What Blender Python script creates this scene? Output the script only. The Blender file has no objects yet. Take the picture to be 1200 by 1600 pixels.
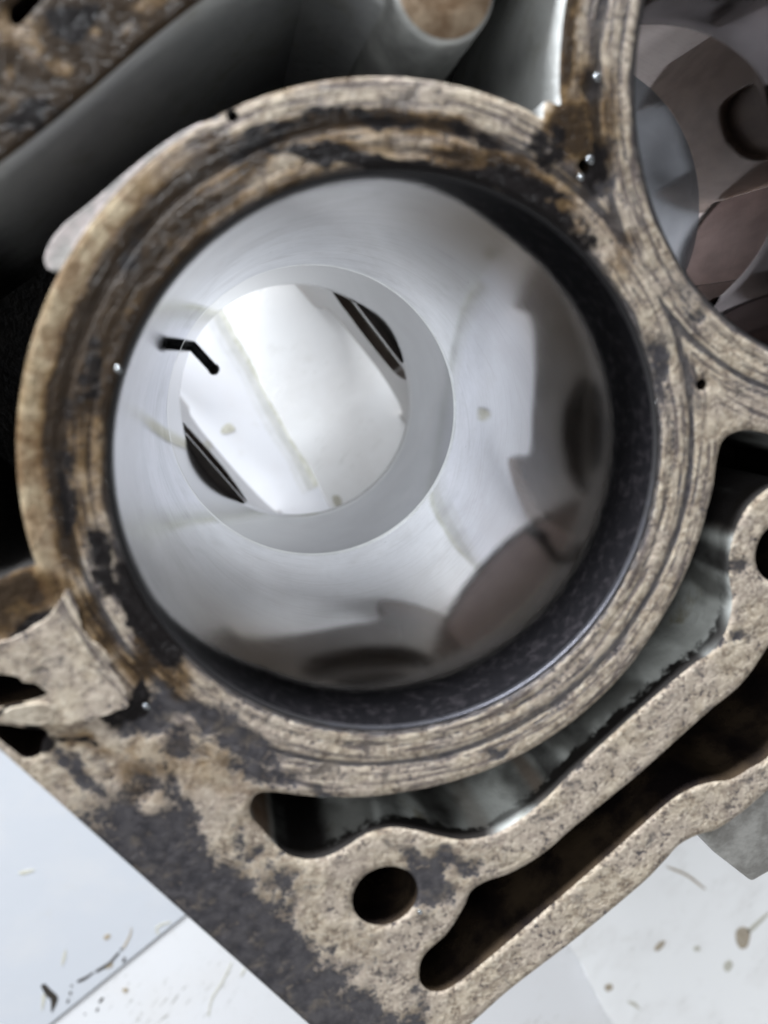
import bpy, bmesh, math, random
import numpy as np
from mathutils import Vector, Matrix
from mathutils.geometry import delaunay_2d_cdt

SC = bpy.context.scene
COL = SC.collection
random.seed(4)
RNG = np.random.default_rng(7)

# ------------------------------------------------------------------ camera
F = 1150.0                                   # focal length in photo pixels (1200 wide)
H = 0.11                                     # camera height above the deck face, metres
ZT = -2.60                                   # table level in units of H below the deck
MC = np.array([[0.97820797, 0.04313496, -0.20309738],
               [0.0, 0.97818159, 0.2077517],
               [0.20762748, -0.20322437, 0.95686503]])
C1 = np.array([0.24155, -0.16013])           # bore centre, units of H
R = 0.393715                                 # bore radius, units of H
PHI = math.radians(37.2236)                  # crank axis direction
EA = np.array([math.cos(PHI), math.sin(PHI)])
EB = np.array([-EA[1], EA[0]])
PITCH = 2.2764                               # bore spacing in R
C2 = C1 + EA * PITCH * R
DECK = -ZT * H                               # world height of the deck face


def P(p, z=0.0):
    """photo pixel -> point of the horizontal plane z (units of H, deck = 0)"""
    p = np.atleast_2d(np.array(p, float))
    r = np.stack([p[:, 0] - 600, -(p[:, 1] - 800), -F * np.ones(len(p))], 1) @ MC.T
    return r[:, :2] * ((z - 1) / r[:, 2])[:, None]


def proj(X):
    X = np.concatenate([np.atleast_2d(X), np.zeros((len(np.atleast_2d(X)), 1))], 1) - np.array([0, 0, 1.0])
    c = X @ MC
    return np.stack([600 + F * c[:, 0] / -c[:, 2], 800 - F * c[:, 1] / -c[:, 2]], 1)


def AB(a, b):
    return C1 + R * (np.multiply.outer(np.atleast_1d(a), EA) + np.multiply.outer(np.atleast_1d(b), EB))


def W(xy, z=0.0):
    """plane coords (units of H) -> world metres"""
    return (float(xy[0]) * H, float(xy[1]) * H, (z - ZT) * H)


cam = bpy.data.cameras.new("camera")
cam.sensor_fit = 'HORIZONTAL'
cam.sensor_width = 36.0
cam.lens = F / 1200 * 36.0
cam.clip_start = 0.005
cam.clip_end = 50
cam.dof.use_dof = True
cam.dof.focus_distance = 0.180
cam.dof.aperture_fstop = 16.0
co = bpy.data.objects.new("camera", cam)
COL.objects.link(co)
m4 = Matrix([list(MC[i]) + [0] for i in range(3)] + [[0, 0, 0, 1]])
m4.translation = Vector((0, 0, (1 - ZT) * H))
co.matrix_world = m4
SC.camera = co

# ------------------------------------------------------------------ light
world = bpy.data.worlds.new("World")
SC.world = world
world.use_nodes = True
bg = world.node_tree.nodes["Background"]
bg.inputs[0].default_value = (0.93, 0.96, 1.0, 1)
bg.inputs[1].default_value = 0.24


def area(name, pos, target, sx, sy, power, color):
    l = bpy.data.lights.new(name, 'AREA')
    l.shape = 'RECTANGLE'
    l.size, l.size_y = sx, sy
    l.energy = power
    l.color = color
    o = bpy.data.objects.new(name, l)
    COL.objects.link(o)
    o.location = pos
    o.rotation_euler = (Vector(target) - Vector(pos)).to_track_quat('-Z', 'Y').to_euler()
    return o


CW = Vector((C1[0] * H, C1[1] * H, 0))
key_dir = Vector((EB[0] - 0.7 * EA[0], EB[1] - 0.7 * EA[1], 0)).normalized()
area("window_light", CW + key_dir * 1.2 + Vector((0, 0, 1.35)), CW, 1.3, 0.8, 12.0, (0.95, 0.98, 1.0))
low_dir = Vector((-0.52, 0.86, 0)).normalized()
area("added_low_fill", CW + low_dir * 1.9 + Vector((0, 0, 0.44)), CW, 1.9, 0.36, 228.0, (0.91, 0.95, 1.0))  # added lamp without a known source, brightens the sheets under the block
side_dir = Vector((0.60, -0.80, 0)).normalized()
area("added_side_fill", CW + side_dir * 1.8 + Vector((0, 0, 0.75)), CW, 2.0, 0.8, 12.0, (0.97, 0.98, 1.0))  # added fill lamp, no such opening known; lights the crankcase's open side

SC.view_settings.view_transform = 'Standard'
SC.view_settings.look = 'None'
SC.view_settings.exposure = 0.0
SC.cycles.max_bounces = 24
SC.cycles.glossy_bounces = 20
SC.cycles.diffuse_bounces = 6
SC.cycles.caustics_reflective = True
SC.cycles.blur_glossy = 0.0
SC.cycles.sample_clamp_indirect = 8.0
SC.cycles.use_denoising = True


# ------------------------------------------------------------------ node helpers
class NT:
    def __init__(self, name):
        self.m = bpy.data.materials.new(name)
        self.m.use_nodes = True
        self.t = self.m.node_tree
        self.t.nodes.clear()
        self.out = self.n('ShaderNodeOutputMaterial')
        self.b = self.n('ShaderNodeBsdfPrincipled')
        self.l(self.b.outputs[0], self.out.inputs[0])

    def n(self, typ, **kw):
        nd = self.t.nodes.new(typ)
        for k, v in kw.items():
            setattr(nd, k, v)
        return nd

    def l(self, a, b):
        self.t.links.new(a, b)

    def set(self, sock, v):
        if hasattr(v, 'is_output') or isinstance(v, bpy.types.NodeSocket):
            self.l(v, sock)
        else:
            sock.default_value = v

    def math(self, op, a, b=0.0, c=0.0, clamp=False):
        nd = self.n('ShaderNodeMath', operation=op, use_clamp=clamp)
        for i, v in enumerate((a, b, c)):
            self.set(nd.inputs[i], v)
        return nd.outputs[0]

    def vmath(self, op, a, b=(0, 0, 0)):
        nd = self.n('ShaderNodeVectorMath', operation=op)
        self.set(nd.inputs[0], a)
        if op == 'SCALE':
            self.set(nd.inputs[3], b)
        else:
            self.set(nd.inputs[1], b)
        return nd

    def pos(self):
        return self.n('ShaderNodeNewGeometry').outputs['Position']

    def noise(self, vec, scale, detail=4, rough=0.55, dist=0.0):
        nd = self.n('ShaderNodeTexNoise')
        self.set(nd.inputs['Vector'], vec)
        nd.inputs['Scale'].default_value = scale
        nd.inputs['Detail'].default_value = detail
        nd.inputs['Roughness'].default_value = rough
        nd.inputs['Distortion'].default_value = dist
        return nd.outputs['Fac']

    def ramp(self, fac, lo, hi, a=0.0, b=1.0):
        nd = self.n('ShaderNodeMapRange', interpolation_type='SMOOTHSTEP')
        self.set(nd.inputs[0], fac)
        for i, v in enumerate((lo, hi, a, b)):
            self.set(nd.inputs[i + 1], v)
        return nd.outputs[0]

    def mix(self, fac, a, b):
        nd = self.n('ShaderNodeMix', data_type='RGBA')
        self.set(nd.inputs[0], fac)
        for i, v in ((6, a), (7, b)):
            if isinstance(v, tuple):
                nd.inputs[i].default_value = v + ((1,) if len(v) == 3 else ())
            else:
                self.l(v, nd.inputs[i])
        return nd.outputs[2]

    def mixf(self, fac, a, b):
        nd = self.n('ShaderNodeMix', data_type='FLOAT')
        self.set(nd.inputs[0], fac)
        self.set(nd.inputs[2], a)
        self.set(nd.inputs[3], b)
        return nd.outputs[0]

    def attr(self, name):
        return self.n('ShaderNodeAttribute', attribute_name=name).outputs['Fac']

    def bump(self, height, dist, strength=1.0):
        nd = self.n('ShaderNodeBump')
        nd.inputs['Strength'].default_value = strength
        nd.inputs['Distance'].default_value = dist
        self.set(nd.inputs['Height'], height)
        self.l(nd.outputs[0], self.b.inputs['Normal'])

    def p(self, **kw):
        names = dict(color='Base Color', rough='Roughness', metal='Metallic', coat='Coat Weight',
                     coatrough='Coat Roughness', spec='Specular IOR Level', aniso='Anisotropic')
        for k, v in kw.items():
            s = self.b.inputs[names[k]]
            if isinstance(v, tuple) and len(v) == 3:
                v = v + (1,)
            self.set(s, v)
        return self


def sep(nt, vec):
    nd = nt.n('ShaderNodeSeparateXYZ')
    nt.l(vec, nd.inputs[0])
    return nd.outputs


def polar(nt, pos, centre, ka, kr):
    """seamless vector that stretches noise along the circles about a bore"""
    c = (float(centre[0]) * H, float(centre[1]) * H, 0)
    d = nt.vmath('SUBTRACT', pos, c).outputs[0]
    d = nt.vmath('MULTIPLY', d, (1, 1, 0)).outputs[0]
    ln = nt.vmath('LENGTH', d).outputs['Value']
    u = nt.vmath('NORMALIZE', d).outputs[0]
    u = nt.vmath('SCALE', u, ka).outputs[0]
    cb = nt.n('ShaderNodeCombineXYZ')
    nt.l(nt.math('MULTIPLY', ln, kr), cb.inputs[2])
    return nt.vmath('ADD', u, cb.outputs[0]).outputs[0], ln


RW = R * H      # bore radius in metres


# ------------------------------------------------------------------ materials
def deck_material():
    t = NT("gasket_face")
    pos = t.pos()
    v1, r1 = polar(t, pos, C1, 5.0, 1250)
    v2, r2 = polar(t, pos, C2, 5.0, 1250)
    sel = t.math('LESS_THAN', r1, r2)
    mv = t.n('ShaderNodeMix', data_type='VECTOR')
    t.l(sel, mv.inputs[0]); t.l(v2, mv.inputs[4]); t.l(v1, mv.inputs[5])
    pv = mv.outputs[1]
    rr = t.math('DIVIDE', t.math('MINIMUM', r1, r2), RW)
    ringmask = t.ramp(rr, 1.27, 1.29, 1.0, 0.0)
    tan, oil, dark, patch = t.attr('tan'), t.attr('oil'), t.attr('dark'), t.attr('ring')
    n_big = t.noise(pos, 110, 3)
    n_sm = t.noise(pos, 170, 5, 0.6, 1.2)
    n_mid = t.noise(pos, 420, 5, 0.6)
    n_fine = t.noise(pos, 1300, 4, 0.62)
    n_ring = t.noise(pv, 1.0, 4, 0.6)
    # tan gasket residue: warm cream to pinkish grey
    c = t.mix(t.ramp(n_mid, 0.32, 0.66), (0.26, 0.20, 0.142), (0.545, 0.465, 0.36))
    c = t.mix(t.math('MULTIPLY', t.ramp(n_sm, 0.48, 0.64), 0.72), c, (0.235, 0.185, 0.145))
    c = t.mix(t.ramp(n_big, 0.42, 0.62, 0.0, 0.55), c, (0.43, 0.36, 0.305))
    c = t.mix(t.math('MULTIPLY', t.ramp(n_fine, 0.50, 0.66), 0.55), c, (0.68, 0.61, 0.50))
    tan_rough = t.math('MULTIPLY', oil, 0.0)
    # streaks along the rings
    streak = t.math('MULTIPLY', t.ramp(n_ring, 0.47, 0.62), ringmask)
    c = t.mix(t.math('MULTIPLY', streak, 0.88), c, (0.085, 0.066, 0.064))
    # bare dark metal: attribute plus speckle
    speck = t.ramp(t.math('ADD', t.math('MULTIPLY', n_fine, 0.72), t.math('MULTIPLY', n_mid, 0.5)), 0.552, 0.475)
    n_pat = t.noise(pos, 260, 6, 0.68, 0.3)
    amber = t.attr('amber')
    speck = t.math('MULTIPLY', speck, t.ramp(n_big, 0.38, 0.60, 0.35, 1.0))
    speck = t.math('MAXIMUM', speck, t.math('MULTIPLY', t.ramp(n_pat, 0.575, 0.665), t.ramp(n_big, 0.40, 0.52)))
    speck = t.math('MULTIPLY', speck, t.math('SUBTRACT', 1.0, amber, clamp=True))
    speck = t.math('MULTIPLY', speck, t.math('SUBTRACT', 1.0, t.math('MULTIPLY', tan, 0.75)))
    dk = t.math('ADD', dark, t.math('MULTIPLY', t.math('SUBTRACT', n_mid, 0.5), 1.3))
    dk = t.math('ADD', dk, t.math('MULTIPLY', t.math('SUBTRACT', n_fine, 0.5), 1.3))
    dk = t.ramp(dk, 0.34, 0.72)
    rg = t.math('ADD', patch, t.math('MULTIPLY', t.math('SUBTRACT', n_ring, 0.5), 1.2))
    rg = t.math('ADD', rg, t.math('MULTIPLY', t.math('SUBTRACT', n_mid, 0.5), 0.8))
    rg = t.math('MULTIPLY', t.ramp(rg, 0.36, 0.62), ringmask)
    metal = t.math('MAXIMUM', t.math('MAXIMUM', t.math('MULTIPLY', speck, 0.92), dk), t.math('MULTIPLY', rg, 0.9))
    mc = t.mix(t.ramp(n_mid, 0.3, 0.7), (0.040, 0.038, 0.044), (0.10, 0.093, 0.098))
    mc = t.mix(t.math('MULTIPLY', t.ramp(n_pat, 0.52, 0.68), 0.55), mc, (0.20, 0.165, 0.13))
    c = t.mix(metal, c, mc)
    # oil: brown film, mottled
    om = t.math('ADD', oil, t.math('MULTIPLY', t.math('SUBTRACT', t.noise(pos, 230, 4, 0.6, 0.4), 0.5), 1.0))
    film = t.ramp(om, 0.15, 0.75)
    c = t.mix(t.math('MULTIPLY', amber, 0.85, clamp=True), c, t.mix(t.ramp(n_sm, 0.38, 0.60), (0.38, 0.305, 0.19), (0.20, 0.125, 0.055)))
    tint = t.n('ShaderNodeMix', data_type='RGBA', blend_type='MULTIPLY')
    tint.inputs[0].default_value = 1.0
    t.l(c, tint.inputs[6]); tint.inputs[7].default_value = (0.44, 0.335, 0.21, 1)
    c = t.mix(film, c, tint.outputs[2])
    c = t.mix(t.math('MULTIPLY', t.ramp(om, 0.55, 0.95), 0.95), c, (0.030, 0.019, 0.011))
    soot = t.attr('soot')
    sm = t.ramp(t.math('ADD', soot, t.math('MULTIPLY', t.math('SUBTRACT', n_mid, 0.5), 0.9)), 0.35, 0.6)
    c = t.mix(sm, c, (0.012, 0.010, 0.010))
    t.p(color=c)
    rgh = t.mixf(metal, 0.78, 0.42)
    rgh = t.mixf(film, rgh, 0.42)
    t.p(rough=rgh, metal=t.math('MULTIPLY', t.math('MULTIPLY', metal, 0.3), t.math('SUBTRACT', 1.0, t.math('MAXIMUM', sm, film))), spec=t.mixf(t.math('MAXIMUM', sm, t.math('MULTIPLY', film, 0.8)), 0.4, 0.12))
    hgt = t.math('ADD', t.math('MULTIPLY', n_fine, 0.6), n_mid)
    hgt = t.math('SUBTRACT', hgt, t.math('MULTIPLY', metal, 0.45))
    hgt = t.math('SUBTRACT', hgt, t.math('MULTIPLY', streak, 0.25))
    t.bump(hgt, 0.00035, 0.9)
    return t.m


def bore_material():
    t = NT("honed_bore")
    pos = t.pos()
    z = t.math('DIVIDE', t.math('SUBTRACT', sep(t, pos)[2], DECK), H)          # 0 at the deck, -1 at the foot
    n1 = t.noise(pos, 60, 4, 0.6)
    n2 = t.noise(t.vmath('MULTIPLY', pos, (1, 1, 5)).outputs[0], 260, 4, 0.6)
    n3 = t.noise(pos, 500, 4, 0.6)
    base = t.mix(t.ramp(n1, 0.3, 0.7), (0.64, 0.65, 0.68), (0.71, 0.72, 0.75))
    base = t.mix(t.ramp(n2, 0.55, 0.8, 0, 0.10), base, (0.45, 0.40, 0.38))
    # one side of the bore carries far more varnish and carbon than the other
    c1v = t.vmath('SUBTRACT', pos, (float(C1[0]) * H, float(C1[1]) * H, 0)).outputs[0]
    c2v = t.vmath('SUBTRACT', pos, (float(C2[0]) * H, float(C2[1]) * H, 0)).outputs[0]
    near = t.math('LESS_THAN', t.vmath('LENGTH', t.vmath('MULTIPLY', c1v, (1, 1, 0)).outputs[0]).outputs['Value'], RW * 1.1)
    d1 = t.vmath('DOT_PRODUCT', c1v, (0.86 / RW, -0.50 / RW, 0)).outputs['Value']
    thick = t.math('MAXIMUM', t.ramp(d1, -0.62, 0.05), t.math('SUBTRACT', 1.0, near))
    # varnish: brown film that thins out downwards
    zz = t.math('ADD', z, t.math('MULTIPLY', t.math('SUBTRACT', n1, 0.5), 0.06))
    base = t.mix(t.math('MULTIPLY', t.ramp(zz, -1.0, -0.35, 0.0, 0.85), t.mixf(thick, 0.22, 1.0)), base, (0.40, 0.395, 0.40))
    base = t.mix(t.math('MULTIPLY', t.ramp(zz, -0.50, -0.13, 0.0, 0.85), t.mixf(thick, 0.15, 1.0)), base, (0.31, 0.268, 0.22))
    # the carbon ring above the piston's reach: heavy on one side, nearly gone on the other
    low = t.mixf(thick, -0.028, -0.130)
    zc = t.math('SUBTRACT', t.math('ADD', z, t.math('MULTIPLY', t.math('SUBTRACT', n2, 0.5), 0.035)), low)
    carbon = t.math('MULTIPLY', t.ramp(zc, -0.028, 0.014), t.mixf(thick, 0.75, 1.0))
    cc = t.mix(t.ramp(n3, 0.45, 0.75), (0.006, 0.0058, 0.0068), (0.020, 0.018, 0.020))
    # fine dirt, wiping marks; the second bore is tinted brown
    base = t.mix(t.math('MULTIPLY', t.ramp(n3, 0.42, 0.75), 0.10), base, (0.40, 0.38, 0.36))
    wipe = t.noise(t.vmath('MULTIPLY', pos, (1, 1, 7)).outputs[0], 120, 5, 0.7, 0.8)
    base = t.mix(t.ramp(wipe, 0.52, 0.72, 0, 0.16), base, (0.42, 0.41, 0.41))
    cop = t.n('ShaderNodeMix', data_type='RGBA', blend_type='MULTIPLY')
    t.l(t.math('SUBTRACT', 1.0, near), cop.inputs[0])
    t.l(base, cop.inputs[6]); cop.inputs[7].default_value = (0.74, 0.645, 0.60, 1)
    base = cop.outputs[2]
    base = t.mix(carbon, base, cc)
    # fine circumferential machining lines and slanted honing marks
    lines = t.noise(t.vmath('MULTIPLY', pos, (1, 1, 70)).outputs[0], 30, 4, 0.7)
    base = t.mix(t.ramp(lines, 0.50, 0.74, 0, 0.26), base, (0.30, 0.295, 0.30))
    tilt = t.n('ShaderNodeVectorRotate', rotation_type='X_AXIS')
    t.l(pos, tilt.inputs['Vector']); tilt.inputs['Angle'].default_value = 0.5
    hone = t.noise(t.vmath('MULTIPLY', tilt.outputs[0], (1, 1, 45)).outputs[0], 22, 3, 0.6)
    base = t.mix(t.ramp(hone, 0.54, 0.76, 0, 0.22), base, (0.36, 0.34, 0.335))
    blotch = t.noise(pos, 38, 5, 0.65, 0.5)
    base = t.mix(t.ramp(blotch, 0.48, 0.70, 0, 0.24), base, (0.36, 0.345, 0.345))
    base = t.mix(carbon, base, cc)
    # pores
    vo = t.n('ShaderNodeTexVoronoi')
    t.l(pos, vo.inputs['Vector'])
    vo.inputs['Scale'].default_value = 260
    pick = t.math('GREATER_THAN', sep(t, vo.outputs['Color'])[0], 0.93)
    pit = t.math('MULTIPLY', t.ramp(vo.outputs['Distance'], 0.035, 0.06, 1, 0), pick)
    base = t.mix(pit, base, (0.02, 0.018, 0.018))
    t.p(color=base, metal=t.math('SUBTRACT', 1.0, carbon))
    rg = t.mixf(t.ramp(n2, 0.35, 0.75), 0.012, 0.035)
    rg = t.math('ADD', rg, t.ramp(z, -0.60, -0.16, 0.0, 0.075))
    t.p(rough=t.mixf(carbon, rg, 0.75), spec=t.mixf(carbon, 0.5, 0.04))
    # honing scratches: fine rings
    sc = t.noise(t.vmath('MULTIPLY', pos, (1, 1, 60)).outputs[0], 90, 3, 0.6)
    h = t.math('ADD', t.math('MULTIPLY', sc, 0.25), t.math('MULTIPLY', t.math('MULTIPLY', carbon, n3), 1.5))
    t.bump(h, 0.00006, 0.07)
    # an oil-filmed honed wall mirrors evenly at every angle
    gl = t.n('ShaderNodeBsdfGlossy')
    t.l(base, gl.inputs['Color']); t.l(rg, gl.inputs['Roughness'])
    t.l(t.b.inputs['Normal'].links[0].from_socket, gl.inputs['Normal'])
    mx = t.n('ShaderNodeMixShader')
    t.l(carbon, mx.inputs[0]); t.l(gl.outputs[0], mx.inputs[1]); t.l(t.b.outputs[0], mx.inputs[2])
    t.l(mx.outputs[0], t.out.inputs[0])
    return t.m


def simple(name, c1, c2, scale, rough, metal=0.0, bump=0.0002, coat=0.0, lo=0.35, hi=0.65, rough2=None, detail=5):
    t = NT(name)
    n = t.noise(t.pos(), scale, detail, 0.6)
    t.p(color=t.mix(t.ramp(n, lo, hi), c1, c2), metal=metal, coat=coat)
    t.p(rough=t.mixf(n, rough, rough2 if rough2 is not None else rough))
    if bump:
        t.bump(t.noise(t.pos(), scale * 3, 4, 0.6), bump, 0.8)
    return t.m


def jacket_material():
    t = NT("cast_jacket_wall")
    pos = t.pos()
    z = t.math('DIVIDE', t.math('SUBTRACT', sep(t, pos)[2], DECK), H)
    n = t.noise(pos, 90, 4, 0.6)
    n2 = t.noise(t.vmath('MULTIPLY', pos, (1, 1, 0.5)).outputs[0], 70, 4, 0.6)
    nf = t.noise(pos, 600, 4, 0.6)
    c = t.mix(t.ramp(n2, 0.32, 0.66), (0.40, 0.41, 0.39), (0.66, 0.68, 0.65))
    c = t.mix(t.ramp(n, 0.56, 0.72, 0, 0.7), c, (0.30, 0.26, 0.15))
    n3 = t.noise(t.vmath('MULTIPLY', pos, (1, 1, 0.55)).outputs[0], 48, 3, 0.6)
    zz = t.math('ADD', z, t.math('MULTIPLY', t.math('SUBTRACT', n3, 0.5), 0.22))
    ze = t.math('ADD', z, t.math('MULTIPLY', t.math('SUBTRACT', n, 0.5), 0.05))
    ze = t.math('ADD', ze, t.math('MULTIPLY', t.math('SUBTRACT', nf, 0.5), 0.05))
    zz = t.math('ADD', zz, t.math('MULTIPLY', t.math('SUBTRACT', nf, 0.5), 0.05))
    soot = t.math('MULTIPLY', t.ramp(ze, -0.040, -0.026), t.attr('soot'))
    c = t.mix(t.ramp(n3, 0.48, 0.58, 0, 0.75), c, (0.05, 0.048, 0.042))
    c = t.mix(t.math('MULTIPLY', t.attr('rust'), 0.85), c, (0.16, 0.085, 0.04))
    c = t.mix(t.ramp(t.math('ADD', t.attr('wall_shade'), t.math('MULTIPLY', t.math('SUBTRACT', n, 0.5), 0.7)), 0.12, 0.88), c, (0.014, 0.012, 0.012))  # barrel shadow painted as black patches along the wall
    c = t.mix(soot, c, (0.012, 0.010, 0.009))
    c = t.mix(t.ramp(zz, -0.10, -0.27), c, (0.020, 0.018, 0.017))  # shade of the deep jacket painted in: blackens with depth
    t.p(color=c, rough=0.55, spec=0.4)
    t.bump(nf, 0.0003, 0.8)
    return t.m


def sheet_material(name, base, stain, scratch):
    t = NT(name)
    pos = t.pos()
    n = t.noise(pos, 22, 4, 0.6)
    n2 = t.noise(pos, 75, 5, 0.65)
    c = t.mix(t.ramp(n, 0.45, 0.72, 0, stain), base, (0.62, 0.60, 0.58))
    c = t.mix(t.ramp(n2, 0.58, 0.76, 0, 0.5 * stain + 0.10), c, (0.50, 0.48, 0.44))
    nf = t.noise(pos, 900, 3, 0.6)
    c = t.mix(t.ramp(nf, 0.70, 0.78, 0, 0.25), c, (0.35, 0.30, 0.22))
    h = t.math('MULTIPLY', n2, 0.4)
    if scratch:
        rot = t.n('ShaderNodeVectorRotate', rotation_type='Z_AXIS')
        t.l(pos, rot.inputs['Vector'])
        rot.inputs['Angle'].default_value = math.radians(-50)
        st = t.noise(t.vmath('MULTIPLY', rot.outputs[0], (1, 9, 1)).outputs[0], 70, 5, 0.65, 0.6)
        line = t.math('MULTIPLY', t.ramp(st, 0.60, 0.66), t.ramp(n, 0.44, 0.58))
        c = t.mix(t.math('MULTIPLY', line, scratch), c, (0.22, 0.21, 0.17))
        h = t.math('SUBTRACT', h, line)
    t.p(color=c, rough=0.42, spec=0.4)
    t.bump(h, 0.0003, 0.5)
    return t.m


M_DECK = deck_material()
M_BORE = bore_material()
M_LOWER = simple("lower_bore_metal", (0.15, 0.154, 0.168), (0.18, 0.184, 0.20), 40, 0.07, 1.0, 0.0, rough2=0.11)
M_CHAM = simple("chamfer_metal", (0.62, 0.64, 0.64), (0.72, 0.74, 0.74), 300, 0.10, 0.9, 0.0)
def rim_material():
    t = NT("liner_rim_metal")
    pos = t.pos()
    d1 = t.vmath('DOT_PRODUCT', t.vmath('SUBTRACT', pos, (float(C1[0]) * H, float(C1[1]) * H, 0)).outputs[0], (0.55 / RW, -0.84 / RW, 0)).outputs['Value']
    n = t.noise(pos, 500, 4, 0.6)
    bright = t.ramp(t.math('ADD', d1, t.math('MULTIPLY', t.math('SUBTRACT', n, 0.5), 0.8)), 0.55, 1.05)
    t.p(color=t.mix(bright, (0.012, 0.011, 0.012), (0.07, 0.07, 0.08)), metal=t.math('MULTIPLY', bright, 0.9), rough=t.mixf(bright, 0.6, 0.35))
    return t.m


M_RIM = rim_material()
M_JACK = jacket_material()
M_SLUDGE = simple("dark_sludge", (0.010, 0.009, 0.009), (0.035, 0.030, 0.026), 200, 0.35, 0.0, 0.0006)
M_OIL = simple("oily_black_wall", (0.008, 0.006, 0.006), (0.040, 0.028, 0.018), 90, 0.25, 0.0, 0.0003)
M_WEB = simple("varnished_web", (0.115, 0.092, 0.077), (0.17, 0.138, 0.116), 60, 0.22, 0.0, 0.00005, coat=0.3)
M_SKIRT = simple("pinkish_skirt", (0.44, 0.35, 0.335), (0.56, 0.455, 0.435), 50, 0.5, 0.0, 0.0002)
M_LINING = simple("oily_brown_lining", (0.11, 0.09, 0.08), (0.15, 0.125, 0.108), 80, 0.4)
M_ROOF = simple("crankcase_metal", (0.16, 0.13, 0.115), (0.25, 0.21, 0.19), 70, 0.4, 0.3, 0.0003)
M_CAST = simple("cast_aluminium", (0.25, 0.25, 0.24), (0.42, 0.42, 0.40), 160, 0.5, 0.5, 0.0004)
def rail_material():
    t = NT("grey_rail_wall")
    pos = t.pos()
    n = t.noise(pos, 26, 5, 0.6)
    n2 = t.noise(pos, 140, 5, 0.65)
    c = t.mix(t.ramp(n, 0.35, 0.65), (0.33, 0.332, 0.335), (0.46, 0.465, 0.45))
    c = t.mix(t.ramp(n2, 0.52, 0.72, 0, 0.45), c, (0.27, 0.25, 0.19))
    g = t.math('ADD', t.attr('wall_shade'), t.math('MULTIPLY', t.math('SUBTRACT', n2, 0.5), 0.5))
    c = t.mix(t.ramp(g, 0.15, 0.85), c, (0.018, 0.016, 0.015))  # painted shade, blackens the unlit end of the wall
    t.p(color=c, rough=0.6, spec=0.3)
    t.bump(t.noise(pos, 500, 5, 0.65), 0.0006, 0.8)
    return t.m


M_RAIL = rail_material()
M_LUG = simple("bare_lug", (0.46, 0.44, 0.42), (0.70, 0.62, 0.60), 350, 0.45, 0.2, 0.0003)
M_FLANGE = simple("flange_grey", (0.26, 0.25, 0.23), (0.50, 0.49, 0.46), 180, 0.6, 0.0, 0.0004)
M_BLACK = simple("black_tube", (0.010, 0.010, 0.012), (0.02, 0.02, 0.022), 400, 0.4, 0.0, 0.0001)
M_BEAD = simple("wet_bead", (0.22, 0.23, 0.24), (0.42, 0.44, 0.45), 800, 0.12, 0.8, 0.0)
M_SMUDGE = simple("black_grease", (0.012, 0.011, 0.010), (0.05, 0.04, 0.03), 900, 0.45, 0.0, 0.0002)
M_BROWN = simple("brown_grease", (0.26, 0.21, 0.145), (0.46, 0.40, 0.31), 700, 0.6, 0.0, 0.0002)
M_PALE = simple("faint_grease", (0.42, 0.41, 0.34), (0.58, 0.57, 0.50), 900, 0.6, 0.0, 0.0001)
M_SHADE_CORE = simple("step_shade_core", (0.52, 0.52, 0.44), (0.66, 0.66, 0.61), 300, 0.7, 0.0, 0.0002)  # this and the next two: tones of shade painted beside the step
M_SHADE_WIDE = simple("step_shade_wide", (0.61, 0.615, 0.625), (0.66, 0.665, 0.68), 120, 0.5)
M_SHADE_MID = simple("step_shade_mid", (0.52, 0.525, 0.51), (0.59, 0.59, 0.575), 160, 0.5)
M_CRUST = simple("tan_crust", (0.33, 0.275, 0.21), (0.50, 0.44, 0.35), 330, 0.8, 0.0, 0.0005)
M_RUST = simple("rusty_oil", (0.16, 0.06, 0.015), (0.40, 0.19, 0.06), 300, 0.35, 0.0, 0.0004)
M_TABLE = sheet_material("bench_white", (0.74, 0.76, 0.78), 0.3, 0.0)
M_S1 = sheet_material("sheet_bluish", (0.50, 0.52, 0.555), 0.22, 0.0)
M_S2 = sheet_material("sheet_scratched", (0.66, 0.665, 0.68), 0.30, 1.0)
M_S4 = sheet_material("sheet_lavender_shade", (0.69, 0.70, 0.735), 0.2, 0.0)  # toned down so its colour carries the shade beside the step
M_S3 = sheet_material("sheet_mottled", (0.86, 0.87, 0.875), 0.30, 0.25)


# ------------------------------------------------------------------ mesh helpers
def link(name, verts, faces, mat, parent=None, smooth=True):
    me = bpy.data.meshes.new(name)
    me.from_pydata([tuple(map(float, v)) for v in verts], [], [tuple(map(int, f)) for f in faces])
    me.materials.append(mat)
    me.validate()
    me.update()
    if smooth:
        me.polygons.foreach_set('use_smooth', [True] * len(me.polygons))
    o = bpy.data.objects.new(name, me)
    COL.objects.link(o)
    if parent is not None:
        o.parent = parent
        o.matrix_parent_inverse = Matrix.Translation(-parent.location)
    return o


def empty(name, loc, label, cat, group=None):
    o = bpy.data.objects.new(name, None)
    o.empty_display_size = 0.01
    COL.objects.link(o)
    o.location = loc
    tag(o, label, cat, group)
    return o


def tag(o, label, cat, group=None):
    o['label'] = label
    o['category'] = cat
    if group:
        o['group'] = group
    return o


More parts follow.
